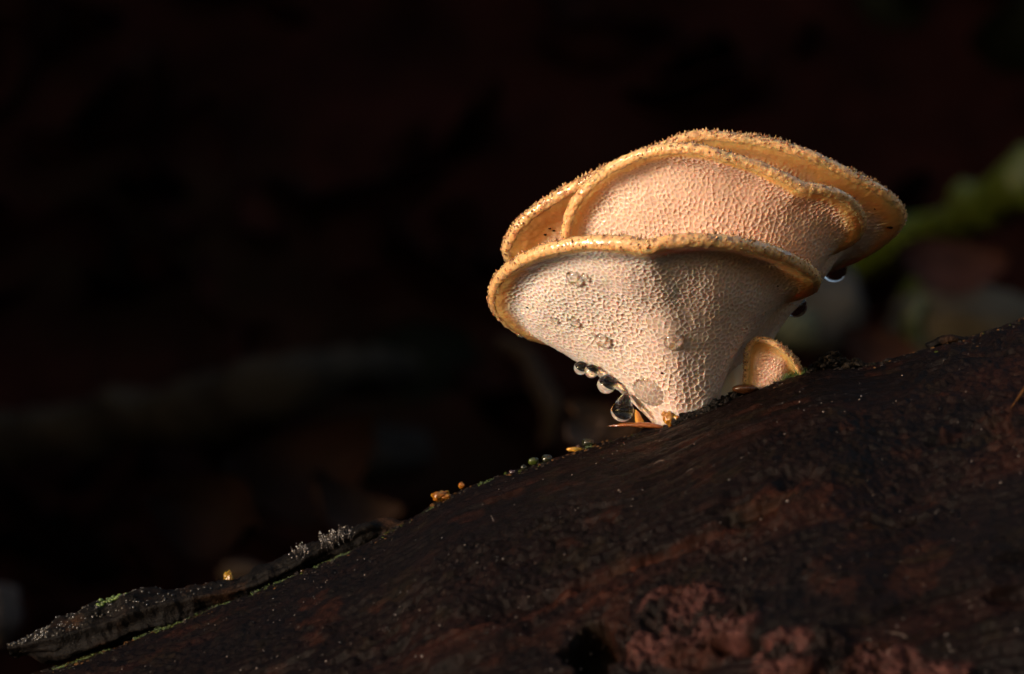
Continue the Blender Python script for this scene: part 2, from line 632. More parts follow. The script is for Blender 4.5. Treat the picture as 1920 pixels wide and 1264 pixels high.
    wallh[idx[:, 0], idx[:, 1]] = (1 - hole) * 0.006 * fbm(pts * 18, 2, seed + 5)
    H = H * pm * (0.45 + 0.55 * sstep(-0.4, 0.3, fbm(S * 1.3 + 70, 2, seed + 6))) - wallh
    H += 0.004 * fbm(S * 30, 2, seed + 15) * (1 - pm)
    US = S - n * H[..., None]
    # thickness, rounded edge and top
    thv = np.full(ns, th) if th_var is None else th * np.interp(s, th_var[0], th_var[1])
    thv = thv * (1 + 0.10 * fbm(R * 1.4 + 3, 3, seed + 30))
    Dv = unit(S[:, -1] - S[:, -4])
    ne = n[:, -1]
    Tg = unit(np.gradient(R, axis=0))
    Dv = unit(Dv - Tg * np.sum(Dv * Tg, 1)[:, None])
    ne = unit(ne - Tg * np.sum(ne * Tg, 1)[:, None])
    ne = unit(ne - Dv * np.sum(ne * Dv, 1)[:, None])
    cen = S[:, -1] - ne * (thv / 2)[:, None]
    ph = np.linspace(0, math.pi, 12)[1:-1]
    edge = cen[:, None] + (ne[:, None] * np.cos(ph)[None, :, None] + Dv[:, None] * np.sin(ph)[None, :, None]) * (thv / 2)[:, None, None]
    tt = np.linspace(1, 0.02, 18)
    ji = np.clip((tt * (nt - 1)).astype(int), 0, nt - 1)
    thick = thv[:, None] * (1 + 0.9 * sstep(1.0, 0.2, tt)[None, :])
    top = smooth_S[:, ji] - n[:, ji] * thick[..., None]
    top += n[:, ji] * (0.02 * fbm(top * 3, 3, seed + 12))[..., None] * sstep(1.0, 0.9, tt)[None, :, None]
    V = np.concatenate([US, edge, top], axis=1)
    m_ = V.shape[1]
    # colour: smooth tan margin, pinkish cream pore layer, tan top
    col = np.empty(V.shape)
    left = sstep(1450, 1000, 960 + S[..., 0] * PXCM)[..., None]  # side light put into the colour: whiter at left, pinker at right
    flesh = (PINK * (1 - left) + CREAM * left) * np.asarray(tint)
    flesh = flesh * (1 + 0.06 * fbm(S * 2.2 + 9, 3, seed + 3))[..., None]
    mix = sstep(mw * 0.6, mw * 1.6, dist)[..., None]
    tube_ = np.zeros((ns, nt))
    tube_[idx[:, 0], idx[:, 1]] = hole
    tube_ = (tube_ * pm * tube_w)[..., None]
    flesh = flesh * (1 - tube_) + np.array([0.58, 0.39, 0.28]) * tube_     # the tubes are tanner inside than their pale mouths
    col[:, :nt] = TAN * 1.02 * (1 - mix) + flesh * mix
    col[:, nt:] = RIMC * 0.85
    fq = grid_quads(ns, m_, True)
    ends = [np.arange(m_)[::-1], (ns - 1) * m_ + np.arange(m_)]
    if not flip:
        fq = fq[:, ::-1]
        ends = [e[::-1] for e in ends]
    lucid = np.ones(V.shape[:2])
    lucid[:, :nt] = 1 - 0.68 * pm
    me = raw_mesh('cap', V, fq, ends, colors=np.clip(col, 0, 0.95), alpha=lucid)
    cap = link(name, me, M['cap'], parent)
    cap.cycles.is_caustics_receiver = True
    # the hairy rolled rim, a bead of its own round the edge
    nr = 34
    nsr = ns
    a0 = math.radians(-50) + 0.08 * fbm(np.stack([s * 200, s * 0, s * 0], 1), 2, seed + 41)
    ph = np.linspace(0, 1, nr)
    PH = a0[:, None] + (math.radians(205) - a0[:, None]) * ph[None, :]
    rr = thv / 2 * rimmul
    ring = ne[:, None] * np.cos(PH)[..., None] + Dv[:, None] * np.sin(PH)[..., None]
    RV = cen[:, None] + ring * rr[:, None, None]
    arcs = s * np.linalg.norm(np.diff(R, axis=0), axis=1).sum()
    fib = np.stack([np.broadcast_to(arcs[:, None] * 26, PH.shape), PH * 1.6, np.zeros_like(PH)], -1)
    bump = 0.006 * fbm(fib, 3, seed + 43) + 0.005 * fbm(RV * 5, 3, seed + 44) + 0.006 * fbm(RV * 34, 3, seed + 45)
    taper = np.sin(np.clip(ph * 1.0, 0, 1) * math.pi)[None, :] ** 0.35
    RV = RV + ring * (bump * taper)[..., None]
    inner = cen[:, None] - Dv[:, None] * 0.02 + ne[:, None] * (np.array([-0.5, 0, 0.5])[None, :, None]) * (rr * 0.9)[:, None, None]
    W = np.concatenate([RV, inner], axis=1)
    dots = sstep(0.32, 0.5, fbm(RV * 16, 2, seed + 46)) * sstep(0.25, 0.6, ph)[None, :]
    rc = np.broadcast_to(RIMC, RV.shape) * (1 + 0.22 * fbm(fib * np.array([1.0, .6, 1]), 3, seed + 47))[..., None]
    low = sstep(0.30, 0.02, ph)[None, :, None]
    rc = rc * (1 - 0.5 * low) + TAN * 0.5 * low
    dm = (dots * 0.75)[..., None]
    rc = rc * (1 - dm) + BROWN * dm
    tb = (sstep(0.55, 0.95, ph)[None, :] * (0.45 + 0.5 * fbm(RV * 3.0, 2, seed + 48)))[..., None]
    rc = rc * (1 - tb * 0.7) + np.array([0.30, 0.125, 0.035]) * tb * 0.7
    wc = np.concatenate([rc, np.broadcast_to(RIMC, inner.shape)], axis=1)
    mm = W.shape[1]
    fq = grid_quads(nsr, mm, True)
    ends = [np.arange(mm)[::-1], (nsr - 1) * mm + np.arange(mm)]
    me = raw_mesh('rim', W, fq, ends, colors=np.clip(wc, 0, 0.95))
    bmx = bmesh.new()
    bmx.from_mesh(me)
    bmesh.ops.recalc_face_normals(bmx, faces=bmx.faces)
    bmx.to_mesh(me)
    bmx.free()
    link('rim', me, M['rim'], cap)
    sp = Soup()
    clump = fbm(np.stack([arcs * 3.0, s * 0, s * 0], 1), 3, seed + 60)
    for k in range(bristles):
        i = int(rng.integers(2, ns - 2))
        if rng.random() > 0.55 + 0.6 * clump[i]:
            continue
        f = rng.random() ** 0.7
        j = int((0.30 + 0.68 * f) * (nr - 1))
        p = RV[i, j]
        dr = ring[i, j] * 1.0 + np.array([0, 0, tilt_up]) + rng.normal(0, 0.35, 3)
        h = tall * (0.012 + 0.050 * f ** 2 * rng.random() ** 1.6) * (1.0 + 0.5 * clump[i])
        cc = BROWN * rng.uniform(0.8, 2.2) if rng.random() < 0.6 else RIMC * rng.uniform(0.6, 0.95)
        sp.spike(p, dr, h, rng.uniform(0.006, 0.014), cc, 5, rng.uniform(-0.3, 0.3))
    o = link('rim_bristles', sp.mesh('rim_bristles'), M['bristle'], cap, kind='stuff')
    Vs = S[::3, ::3]
    bvh = BVHTree.FromPolygons(Vs.reshape(-1, 3).tolist(), grid_quads(Vs.shape[0], Vs.shape[1]).tolist())
    return cap, bvh, RV, ring


fungus = thing('bracket_fungus', 'cream and orange bracket fungus with three tiered caps on the log', 'fungus', crest(1300))

front_rim = [(1095, 650, 0.75), (1040, 640, 0.48), (985, 624, 0.20), (942, 595, -0.08), (924, 562, -0.36), (933, 526, -0.66),
             (968, 494, -1.0), (1030, 468, -1.35), (1100, 455, -1.6), (1165, 458, -1.75), (1212, 466, -1.80), (1258, 456, -1.80),
             (1320, 454, -1.75), (1390, 463, -1.6), (1460, 482, -1.3), (1508, 505, -0.95), (1530, 527, -0.62),
             (1522, 544, -0.25), (1482, 556, 0.12), (1435, 572, 0.45)]
front_base = [(0.0, 1262, 800, 0.35), (0.14, 1238, 812, 0.16), (0.27, 1240, 812, -0.05), (0.45, 1275, 800, -0.28), (0.65, 1325, 785, -0.25),
              (0.84, 1345, 770, -0.02), (1.0, 1352, 764, 0.28)]
capF, bvhF, rimF, ringF = build_cap(fungus, 'cap', front_rim, front_base, 800, 250, 0.112, ch=([0, .2, .5, .75, .86, 1], [.34, .34, .42, .26, .03, .0]), cv=([0, .2, .5, .75, .86, 1], [.55, .55, .62, .58, .54, .54]), seed=3,
                            margin=([0, .25, .36, .46, .56, .7, 1], [.20, .17, .07, .05, .16, .20, .20]), wav=0.035,  # tan margin, widened at right to paint in the amber shade under the rim
                            hollow=[(0.70, 0.84, 0.16, 0.12, 0.13), (0.30, 0.90, 0.16, 0.07, 0.05), (0.47, 0.78, 0.05, 0.2, -0.04)],
                            th_var=([0, .2, .4, .46, .5, .56, .8, 1], [.8, .9, 1, 1.15, 1.25, 1.1, 1.05, .9]))

mid_rim = [(1085, 520, 0.15), (1066, 478, -0.05), (1064, 440, -0.2), (1070, 402, -0.33), (1088, 366, -0.47), (1118, 334, -0.62), (1152, 310, -0.78),
           (1205, 288, -0.92), (1262, 277, -1.02), (1312, 280, -1.06), (1362, 294, -1.05), (1420, 311, -1.0), (1468, 332, -0.95),
           (1505, 350, -0.88), (1545, 357, -0.80), (1580, 368, -0.68), (1608, 392, -0.48), (1620, 418, -0.22), (1608, 444, 0.05),
           (1568, 466, 0.35), (1522, 490, 0.62), (1480, 510, 0.8)]
mid_base = [(0.0, 1300, 740, 0.5), (0.2, 1285, 750, 0.30), (0.5, 1320, 745, 0.05), (0.8, 1385, 715, 0.25), (1.0, 1400, 700, 0.55)]
capM, bvhM, rimM, ringM = build_cap(fungus, 'cap', mid_rim, mid_base, 780, 240, 0.100, tint=(0.90, 0.80, 0.70), ch=0.42, cv=0.60, seed=13,  # tint puts the softer, warmer light on the middle cap into its colour
                            margin=([0, .15, .3, .45, .6, .8, 1], [.16, .14, .09, .05, .10, .18, .26]), wav=0.05,  # right part of the margin widened for painted amber under the rim
                            hollow=[(0.62, 0.84, 0.22, 0.12, 0.11), (0.25, 0.88, 0.2, 0.08, 0.06)])

back_rim = [(985, 520, 0.45), (962, 495, 0.3), (953, 468, 0.15), (964, 438, 0.05), (992, 406, -0.08), (1032, 378, -0.2), (1080, 351, -0.3), (1132, 325, -0.4),
            (1190, 297, -0.45), (1250, 274, -0.5), (1308, 254, -0.52), (1380, 258, -0.52), (1450, 270, -0.5), (1520, 292, -0.45),
            (1590, 326, -0.33), (1648, 356, -0.18), (1684, 388, 0.02), (1692, 414, 0.22), (1672, 442, 0.48), (1636, 468, 0.75), (1596, 488, 1.05),
            (1550, 500, 1.3)]
back_base = [(0.0, 1345, 740, 0.8), (0.3, 1330, 745, 0.55), (0.6, 1375, 735, 0.35), (0.85, 1428, 715, 0.5), (1.0, 1425, 705, 0.85)]
capB, bvhB, rimB, ringB = build_cap(fungus, 'cap', back_rim, back_base, 760, 180, 0.104, tint=(0.92, 0.82, 0.74), ch=([0, .6, .85, 1], [.42, .42, .05, .05]), cv=([0, .6, .85, 1], [.58, .58, .52, .52]), seed=23,  # tint darkens the back cap to imitate its softer, warmer light
                            margin=([0, .3, .5, .7, .85, 1], [.34, .30, .26, .26, .14, .14]), wav=0.05, bristles=1500, tall=1.1, hollow=[(0.65, 0.82, 0.3, 0.13, 0.18), (0.2, 0.85, 0.2, 0.12, 0.10)])

# smooth stem between the caps and the young fungus
sc_ = curve([P(1440, 560, 0.75), P(1405, 640, 0.50), P(1385, 700, 0.36), P(1372, 790, 0.30)], 60)
rad = np.interp(np.linspace(0, 1, 60), [0, .4, .8, 1], [0.16, 0.20, 0.27, 0.31])
ang = np.linspace(0, 2 * math.pi, 48, endpoint=False)
tg = unit(np.gradient(sc_, axis=0))
e1 = unit(np.cross(tg, [0, 1, 0]))
e2 = np.cross(tg, e1)
SV = sc_[:, None] + rad[:, None, None] * (np.cos(ang)[None, :, None] * e1[:, None] + np.sin(ang)[None, :, None] * e2[:, None])
SV += unit(SV - sc_[:, None]) * (0.03 * fbm(SV * np.array([5, 5, 1.2]), 3, 90) + 0.006 * fbm(SV * 22, 2, 91))[..., None]
stc = np.broadcast_to(np.array([0.82, 0.58, 0.37]), SV.shape) * (1 + 0.1 * fbm(SV * 5, 3, 92))[..., None]
me = raw_mesh('stem', SV, grid_quads(60, 48, True), [np.arange(48)[::-1], 59 * 48 + np.arange(48)], colors=stc)
link('stem', me, M['cap'], fungus)

# the young fungus beside the stem
young = thing('young_fungus', 'small young orange fungus with folded cap beside the stem of the big one', 'fungus', crest(1440))
young_rim = [(1399, 745, -0.05), (1400, 715, -0.13), (1404, 680, -0.22), (1408, 650, -0.30), (1420, 638, -0.37), (1445, 644, -0.43), (1470, 660, -0.43),
             (1488, 680, -0.35), (1497, 702, -0.21), (1496, 725, -0.05)]
young_base = [(0.0, 1418, 755, -0.03), (0.4, 1426, 752, -0.13), (0.7, 1455, 742, -0.13), (1.0, 1475, 735, 0.0)]
capY, bvhY, rimY, ringY = build_cap(young, 'cap', young_rim, young_base, 300, 120, 0.050, ch=0.45, cv=0.6, seed=33, pore=0.030, hollow=[(0.6, 0.75, 0.4, 0.2, 0.05)],
                            pore_depth=0.005, tube_w=0.3, margin=0.12, tint=(1, 0.86, 0.74), wav=0.02, bristles=520, tall=0.6, droop=0.02, rimmul=1.15)

# ------------------------------------------------------------------ water drops
def drop(u, v, bvh, r, label, flat=0.75, sink=0.25, group=None, seed=0):
    """a drop sitting on the pore layer where the ray of pixel (u, v) meets it"""
    p, n = hit(bvh, u, v)
    if p is None:
        return None
    if np.dot(n, np.array([0, -1, 0])) < 0:
        n = -n
    V, F = ICO[4]
    a = unit(np.cross(n, [0.2, 0.1, 1.0]))
    b_ = np.cross(n, a)
    W = V * (1 + 0.015 * vnoise(V * 1.1 + seed, seed))[:, None]
    hang = np.array([0, 0, -1.0]) * 0.10 * r * (V[:, 2:3] < 0) * V[:, 2:3] ** 2
    r = r * 1.1
    pts = (W[:, 0:1] * a + W[:, 1:2] * b_ + W[:, 2:3] * n * flat) * r + hang
    me = bpy.data.meshes.new('water_drop')
    me.from_pydata(pts.tolist(), [], F)
    me.polygons.foreach_set('use_smooth', np.ones(len(me.polygons), dtype=bool))
    o = link('water_drop', me, M['water'], loc=p - n * r * flat * 0.42)
    o['label'] = label
    o['category'] = 'water drop'
    o.cycles.is_caustics_caster = True
    return o


def hanging(u, v, y, r, label, neck=0.0, lean=0.0):
    """a pendant drop, round below and drawn out to a neck above"""
    nsg, nrg = 64, 40
    t = np.linspace(0, math.pi, nrg)
    zz = -np.cos(t)
    rr_ = np.sin(t) * (1 - neck * 0.55 * sstep(-0.1, 1.0, zz))
    zz = zz * (1 + neck * 0.75 * sstep(0, 1, zz))
    a = np.linspace(0, 2 * math.pi, nsg, endpoint=False)
    V = np.stack([rr_[:, None] * np.cos(a), rr_[:, None] * np.sin(a), np.broadcast_to(zz[:, None], (nrg, nsg))], -1) * r
    V[..., 0] += lean * r * sstep(0, 1.6, zz)[:, None]
    inner = V[1:-1].reshape(-1, 3)
    V2 = np.vstack([inner, V[0, 0][None], V[-1, 0][None]])
    m2 = nrg - 2
    fq = grid_quads(m2, nsg, True)[:, ::-1]
    k = np.arange(nsg)
    k2 = (k + 1) % nsg
    bot = np.stack([np.full(nsg, m2 * nsg), k2, k], 1)
    topf = np.stack([np.full(nsg, m2 * nsg + 1), (m2 - 1) * nsg + k, (m2 - 1) * nsg + k2], 1)
    me = raw_mesh('water_drop', V2, fq, [bot, topf])
    bmx = bmesh.new()
    bmx.from_mesh(me)
    bmesh.ops.recalc_face_normals(bmx, faces=bmx.faces)
    bmx.to_mesh(me)
    bmx.free()
    o = link('water_drop', me, M['water'], loc=P(u, v, y), label=label, category='water drop')
    o.cycles.is_caustics_caster = True
    return o


px = 1 / PXCM
D = [
    (1078, 523, 18, 'clear round drop high on the front cap, the larger of a touching pair', 0.85),
    (1098, 521, 10, 'small clear drop touching the right side of a larger one on the front cap', 0.85),
    (1039, 600, 9, 'tiny clear drop with dark rim near the left margin of the front cap', 0.9),
    (1078, 606, 12, 'small clear drop between the tiny rimmed drop and the middle of the front cap', 0.85),
    (1131, 640, 18, 'clear drop low on the left half of the front cap above the hanging drops', 0.85),
    (1266, 643, 19, 'faint flat drop on the pinkish right half of the front cap', 0.6),
]
for k, (u, v, r, lab, fl) in enumerate(D):
    drop(u, v, bvhF, r * px, lab, fl, 0.25, seed=k)
drop(1215, 737, bvhF, 32 * px, 'large flat puddle of water over the pores at the foot of the front cap', 0.36, 0.25, seed=9)
hanging(1089, 690, -0.06, 13 * px, 'small hanging drop, uppermost under the left edge of the front cap')
hanging(1109, 696, -0.16, 13 * px, 'small hanging drop joined to the uppermost one under the cap edge')
hanging(1137, 721, -0.16, 17.5 * px, 'round hanging drop with dark core, just above the big teardrop', 0.15)
hanging(1167, 769, -0.16, 22 * px, 'big hanging teardrop over the orange sliver beside the log', 0.55, 0.25)
hanging(1492, 574, 0.75, 22 * px, 'round drop clinging behind the narrow arm of the back cap')
hanging(1564, 505, 1.2, 25 * px, 'faint drop hanging under the right edge of the back cap')

# dew beads too small to count, added on the rims for their glints
dw = Soup()
for RV_, ring_, lo, hi, cnt in ((rimF, ringF, 0.10, 0.34, 230), (rimF, ringF, 0.34, 0.8, 80), (rimM, ringM, 0.05, 0.25, 110), (rimM, ringM, 0.25, 0.8, 60),
                                (rimB, ringB, 0.04, 0.25, 240), (rimB, ringB, 0.25, 0.85, 110)):
    for k in range(cnt):
        i = int((lo + (hi - lo) * rng.random()) * (len(RV_) - 1))
        j = int((0.08 + 0.75 * rng.random()) * 33)
        r = rng.uniform(0.005, 0.011) * (1.5 if rng.random() < 0.06 else 1)
        dw.blob(RV_[i, j] + ring_[i, j] * r * 0.25, r, (1, 1, 1), k, 0.1, (1, 1, 1), 2)
link('dew', dw.mesh('dew'), M['water'], kind='stuff', label='fine dew beads added for glints on the hairy rims of the fungus', category='dew')

# small dark specks stuck to the flesh
for k, (u, v, bv, r) in enumerate([(1668, 426, bvhB, 4.5), (989, 577, bvhF, 2.0), (1458, 537, bvhF, 1.6), (1241, 700, bvhF, 2.0), (1030, 428, bvhB, 2.6), (1022, 440, bvhB, 2.6),
                                   (1038, 433, bvhB, 2.2), (1640, 392, bvhB, 1.6)]):
    p, n = hit(bv, u, v)
    if p is None:
        continue
    s1 = Soup()
    s1.blob(np.zeros(3), r * px, (0.012, 0.009, 0.008), k + 50, 0.5, (1.3, 0.6, 0.9), 2)
    where = {0: 'black oval speck on the smooth right margin of the back cap', 1: 'tiny dark speck on the pale left pores of the front cap',
             2: 'tiny dark speck on the right pores of the front cap below the rim', 3: 'tiny dark speck above the flat puddle on the front cap',
             7: 'tiny dark speck on the back cap just right of the middle cap'}
    link('dirt_speck', s1.mesh('dirt_speck'), M['soil'], loc=p, category='speck',
         label=where.get(k, 'tiny dark speck on the smooth left lobe of the back cap, one of three'), group='dirt specks on the fungus')

# ------------------------------------------------------------------ litter along the crest of the log
def lump(name, u, v, y, r, col, mat, label, category, squash=(1, 1, 1), rough=0.6, seed=0, parts=1, group=None, spread=0.8):
    s1 = Soup()
    for k in range(parts):
        off = np.array([rng.normal(0, spread), rng.normal(0, spread * 0.6), abs(rng.normal(0, spread * 0.5))]) * r * (k > 0)
        V, F = ICO[3]
        n = 1 + rough * fbm(V * (3.2 if rough > 0.65 else 1.6) + seed + k * 5, 4, seed + k, 0.65 if rough > 0.65 else 0.5) * (1.35 if rough > 0.65 else 1)
        s1.add(off + V * n[:, None] * r * (1 if k == 0 else rng.uniform(0.4, 0.8)) * np.asarray(squash), F,
               np.asarray(col) * rng.uniform(0.8, 1.2))
    o = link(name, s1.mesh(name), mat, loc=P(u, v, y), label=label, category=category)
    if group:
        o['group'] = group
    return o


AMB = (0.17, 0.062, 0.006)
lump('jelly_fungus', 824, 932, 0.05, 0.055, AMB, M['jelly'], 'ragged yellow jelly fungus lump on the mossy crest, larger of two', 'jelly fungus', (1.3, 0.8, 0.8), 0.8, 3, 4)
lump('jelly_fungus', 866, 911, 0.05, 0.032, AMB, M['jelly'], 'small round yellow jelly fungus on the crest beside the ragged lump', 'jelly fungus', (1, 0.8, 1), 0.5, 7, 2)
lump('jelly_fungus', 429, 1086, 0.45, 0.050, (0.20, 0.10, 0.01), M['jelly'], 'yellow jelly fungus standing at the end of the lifted bark flap', 'jelly fungus', (0.7, 0.8, 1.4), 0.7, 11, 3)
lump('jelly_fungus', 1258, 786, -0.30, 0.060, (0.22, 0.09, 0.01), M['jelly'], 'yellow brown jelly lump at the foot of the big fungus', 'jelly fungus', (1.0, 0.8, 1.0), 0.7, 13, 4)
lump('jelly_fungus', 1078, 843, 0.0, 0.030, (0.36, 0.16, 0.02), M['jelly'], 'thin amber jelly smear on the crest beside the dark slime beads', 'jelly fungus', (2.6, 0.8, 0.7), 0.5, 17, 2)
k = 0
for (u, v, r, lab) in ((960, 884, .030, 'purple brown slime bead, lowest of the row on the crest'), (983, 875, .032, 'dark glossy slime bead in the row on the crest'),
                  (1000, 863, .048, 'mossy green slime bead in the row on the crest'), (1026, 858, .050, 'dark wet slime bead at the top of the row on the crest'),
                  (1103, 829, .058, 'largest black glossy slime bead below the orange sliver'), (1084, 838, .035, 'brown slime bead leaning on the largest black one')):
    k += 1
    lump('slime_bead', u, v + 2, 0.02, r, (0.012, 0.012, 0.006) if k not in (1, 3, 6) else ((0.03, 0.015, 0.018), (0.03, 0.04, 0.006), (0.05, 0.02, 0.008))[(1, 3, 6).index(k)],
         M['glossy'], lab, 'slime bead', (1.05, 0.9, 0.8), 0.25, 20 + k, 2)
lump('wet_seed', 1398, 729, -0.30, 0.11, (0.035, 0.012, 0.004), M['glossy'], 'glossy wet brown seed lying at the foot of the young fungus', 'seed', (1.15, 0.7, 0.42), 0.18, 31, 1)


def sliver(name, a, b_, w, th_, col, mat, label, category, arch=0.0, blunt=0.35):
    """a pointed scale or needle from a to b, lens-shaped across"""
    a, b_ = np.asarray(a, float), np.asarray(b_, float)
    n, m_ = 40, 12
    t = np.linspace(0, 1, n)
    ax = unit(b_ - a)
    up = unit(np.array([0, -0.25, 1.0]) - ax * np.dot(ax, [0, -0.25, 1.0]))
    sd = np.cross(ax, up)
    ww = w * np.clip(np.sin(math.pi * np.clip(t, 0.0, 1)) ** blunt * (0.25 + 0.75 * t ** 0.7), 0.02, 1)
    ang_ = np.linspace(0, 2 * math.pi, m_, endpoint=False)
    cen_ = a + (b_ - a) * t[:, None] + up * (arch * np.sin(math.pi * t))[:, None]
    V = cen_[:, None] + sd * (np.cos(ang_)[None] * ww[:, None])[..., None] + up * (np.sin(ang_)[None] * ww[:, None] * th_ / w)[..., None]
    V += 0.006 * fbm(V * 12, 3, 5)[..., None]
    cc = np.broadcast_to(np.asarray(col), V.shape) * (1 + 0.4 * fbm(V * 9, 3, 6))[..., None]
    me = raw_mesh(name, V, grid_quads(n, m_, True), [np.arange(m_)[::-1], (n - 1) * m_ + np.arange(m_)], colors=np.clip(cc, 0.002, 1))
    return link(name, me, mat, label=label, category=category)


sliver('bud_scale', P(1140, 799, -0.1), P(1243, 801, -0.25), 0.06, 0.03, (0.17, 0.045, 0.008), M['jelly'], 'pointed orange bud scale lying under the hanging teardrop', 'bud scale', 0.02)
sliver('leaf_stub', P(1192, 768, 0.12), P(1204, 802, 0.02), 0.055, 0.035, (0.55, 0.25, 0.05), M['jelly'], 'upright amber leaf stub between teardrop and foot of the fungus', 'leaf stub')
p0, n0 = hit(LOG_BVH, 1893, 768)
p1, n1 = hit(LOG_BVH, 1919, 734)
if p0 is not None and p1 is not None:
    sliver('pine_needle', p0 - np.array([0, 0.03, 0]), p0 + (p1 - p0) * 2.2 - np.array([0, 0.06, -0.03]), 0.028, 0.018, (0.10, 0.040, 0.012), M['litter'],
           'brown needle lying on the log at its high end', 'needle')
for k, (u0, v0, u1, v1, lab) in enumerate(((1286, 893, 1300, 886, 'fine pale fibre lying on the log below the fungus'),
                                      (1224, 877, 1246, 870, 'fine pale fibre on the log below the flat puddle'),
                                      (920, 972, 926, 984, 'short pale fibre on the log left of the fungus'),
                                      (1666, 1192, 1700, 1203, 'pale curved fibre over the pink crust of the log'))):
    a_, _ = hit(LOG_BVH, u0, v0)
    b_, _ = hit(LOG_BVH, u1, v1)
    if a_ is not None and b_ is not None:
        o_ = np.array([0, -0.03, 0.03])
        sliver('plant_fibre', a_ + o_, b_ + o_, 0.0035, 0.0035, (0.16, 0.12, 0.10), M['litter'], lab, 'fibre', 0.01)

# crumbs of bark, only to be told apart here and there
cb = Soup()
for k in range(1500):
    u = rng.uniform(-40, 1960)
    y = rng.normal(-0.05, 0.22)
    if 1210 < u < 1500 and y > -0.2:
        continue
    p = crest(u, y)
    if abs(y) > 0.5 and rng.random() < 0.3:
        continue
    r = rng.uniform(0.006, 0.020) * (1.7 if rng.random() < 0.07 else 1)
    g_ = rng.random()
    cc = np.array([0.012, 0.009, 0.008]) if g_ < 0.7 else (np.array([0.06, 0.028, 0.01]) if g_ < 0.9 else np.array([0.035, 0.045, 0.008]))
    cb.blob(p, r, cc * rng.uniform(0.7, 1.4), k, 0.5, (1.2, 1, 0.8), 1)
for k in range(420):                                             # the crumbly heap on the crest behind the young fungus
    u = rng.normal(1562, 30)
    h = 0.16 * math.exp(-((u - 1560) / 32) ** 2) + 0.05 * math.exp(-((u - 1606) / 12) ** 2)
    p = crest(u, rng.normal(-0.02, 0.10)) + np.array([0, 0, rng.uniform(0, 1) * h])
    cb.blob(p, rng.uniform(0.010, 0.030), np.array([0.014, 0.010, 0.007]) * rng.uniform(0.6, 1.6), k, 0.6, (1.1, 1, 0.9), 1)
for k in range(260):                                             # crumbs round the foot of the fungus
    u = rng.uniform(1262, 1395)
    p = crest(u, -0.36 + rng.normal(0, 0.05) + 0.25 * sstep(1330, 1395, u)) + np.array([0, 0, rng.uniform(0, 0.04)])
    cb.blob(p, 0.008 + 0.026 * rng.random() ** 2, np.array([0.009, 0.007, 0.006]) * rng.uniform(0.6, 1.6), k, 0.8, (rng.uniform(.8, 2), 1, rng.uniform(.6, 1.3)), 2)
link('bark_crumbs', cb.mesh('bark_crumbs', False), M['bark'], log, kind='stuff')

# bark chip curling from the crest at the right
def slab(name, spine, width, thick, seed, layers=0.0, rough=0.04, n=150, m_=44, back=1.0):
    """a rough plate of bark swept along its spine; width runs away from the camera"""
    Cc = curve(spine, n)
    tg_ = unit(np.gradient(Cc, axis=0))
    side = np.array([0, 1.0, 0])
    up_ = unit(np.cross(side, tg_))
    up_ = up_ * np.sign(up_[:, 2:3])
    a_ = np.linspace(0, 2 * math.pi, m_, endpoint=False)
    s_ = np.linspace(0, 1, n)
    w_ = np.interp(s_, np.linspace(0, 1, len(width)), width)
    h_ = np.interp(s_, np.linspace(0, 1, len(thick)), thick)
    ca, sa = np.cos(a_), np.sin(a_)
    sq = np.sign(ca) * np.abs(ca) ** 0.6
    sv = np.sign(sa) * np.abs(sa) ** 0.6
    V = Cc[:, None] + side * (sq[None] * w_[:, None] * back)[..., None] + up_[:, None] * (sv[None] * h_[:, None])[..., None]
    ring_ = unit(side * sq[None, :, None] + up_[:, None] * sv[None, :, None])
    dd = rough * fbm(V * 5, 4, seed) + 0.012 * fbm(V * 20, 3, seed + 1)
    if layers:
        lay = np.sin((sv[None] * h_[:, None]) * layers + 3 * fbm(V * 0.9, 2, seed + 2))
        dd = dd + 0.05 * sstep(0.1, 0.9, lay)
    V = V + ring_ * dd[..., None]
    cc = np.broadcast_to(np.array([0.0045, 0.0033, 0.0028]), V.shape) * (1 + 0.6 * fbm(V * 4, 3, seed + 3))[..., None]
    m3 = sstep(0.1, 0.5, fbm(V * 2.6, 3, seed + 4))[..., None]
    cc = cc * (1 - m3) + np.array([0.022, 0.010, 0.005]) * m3
    return raw_mesh(name, V, grid_quads(n, m_, True), [np.arange(m_)[::-1], (n - 1) * m_ + np.arange(m_)], colors=np.clip(cc, 0.002, 1)), V


me, _ = slab('bark_chip', [P(1738, 651, 0), P(1760, 640, 0), P(1783, 636, 0), P(1812, 641, 0.05), P(1850, 637, 0.1)], [0.05, .18, .2, .15, .08], [.035, .045, .05, .04, .02], 101, rough=0.03, n=80)
link('bark_chip', me, M['bark'], log)
flap, FV = slab('bark_flap', [P(24, 1218, 0.55), P(80, 1206, 0.55), P(160, 1188, 0.55), P(250, 1160, 0.55), P(340, 1134, 0.52), P(430, 1112, 0.5), P(520, 1072, 0.45),
                       P(600, 1036, 0.4), P(680, 1010, 0.35), P(760, 985, 0.3)],
         [0.25, 0.45, 0.5, 0.5, 0.45, 0.4, 0.35, 0.3, 0.25, 0.15], [.06, .13, .19, .20, .15, .11, .10, .12, .08, .04], 111, layers=46, rough=0.07, n=420, m_=90)
link('bark_flap', flap, M['bark'], log, label='dark layered flap of bark lifting off the low end of the log')

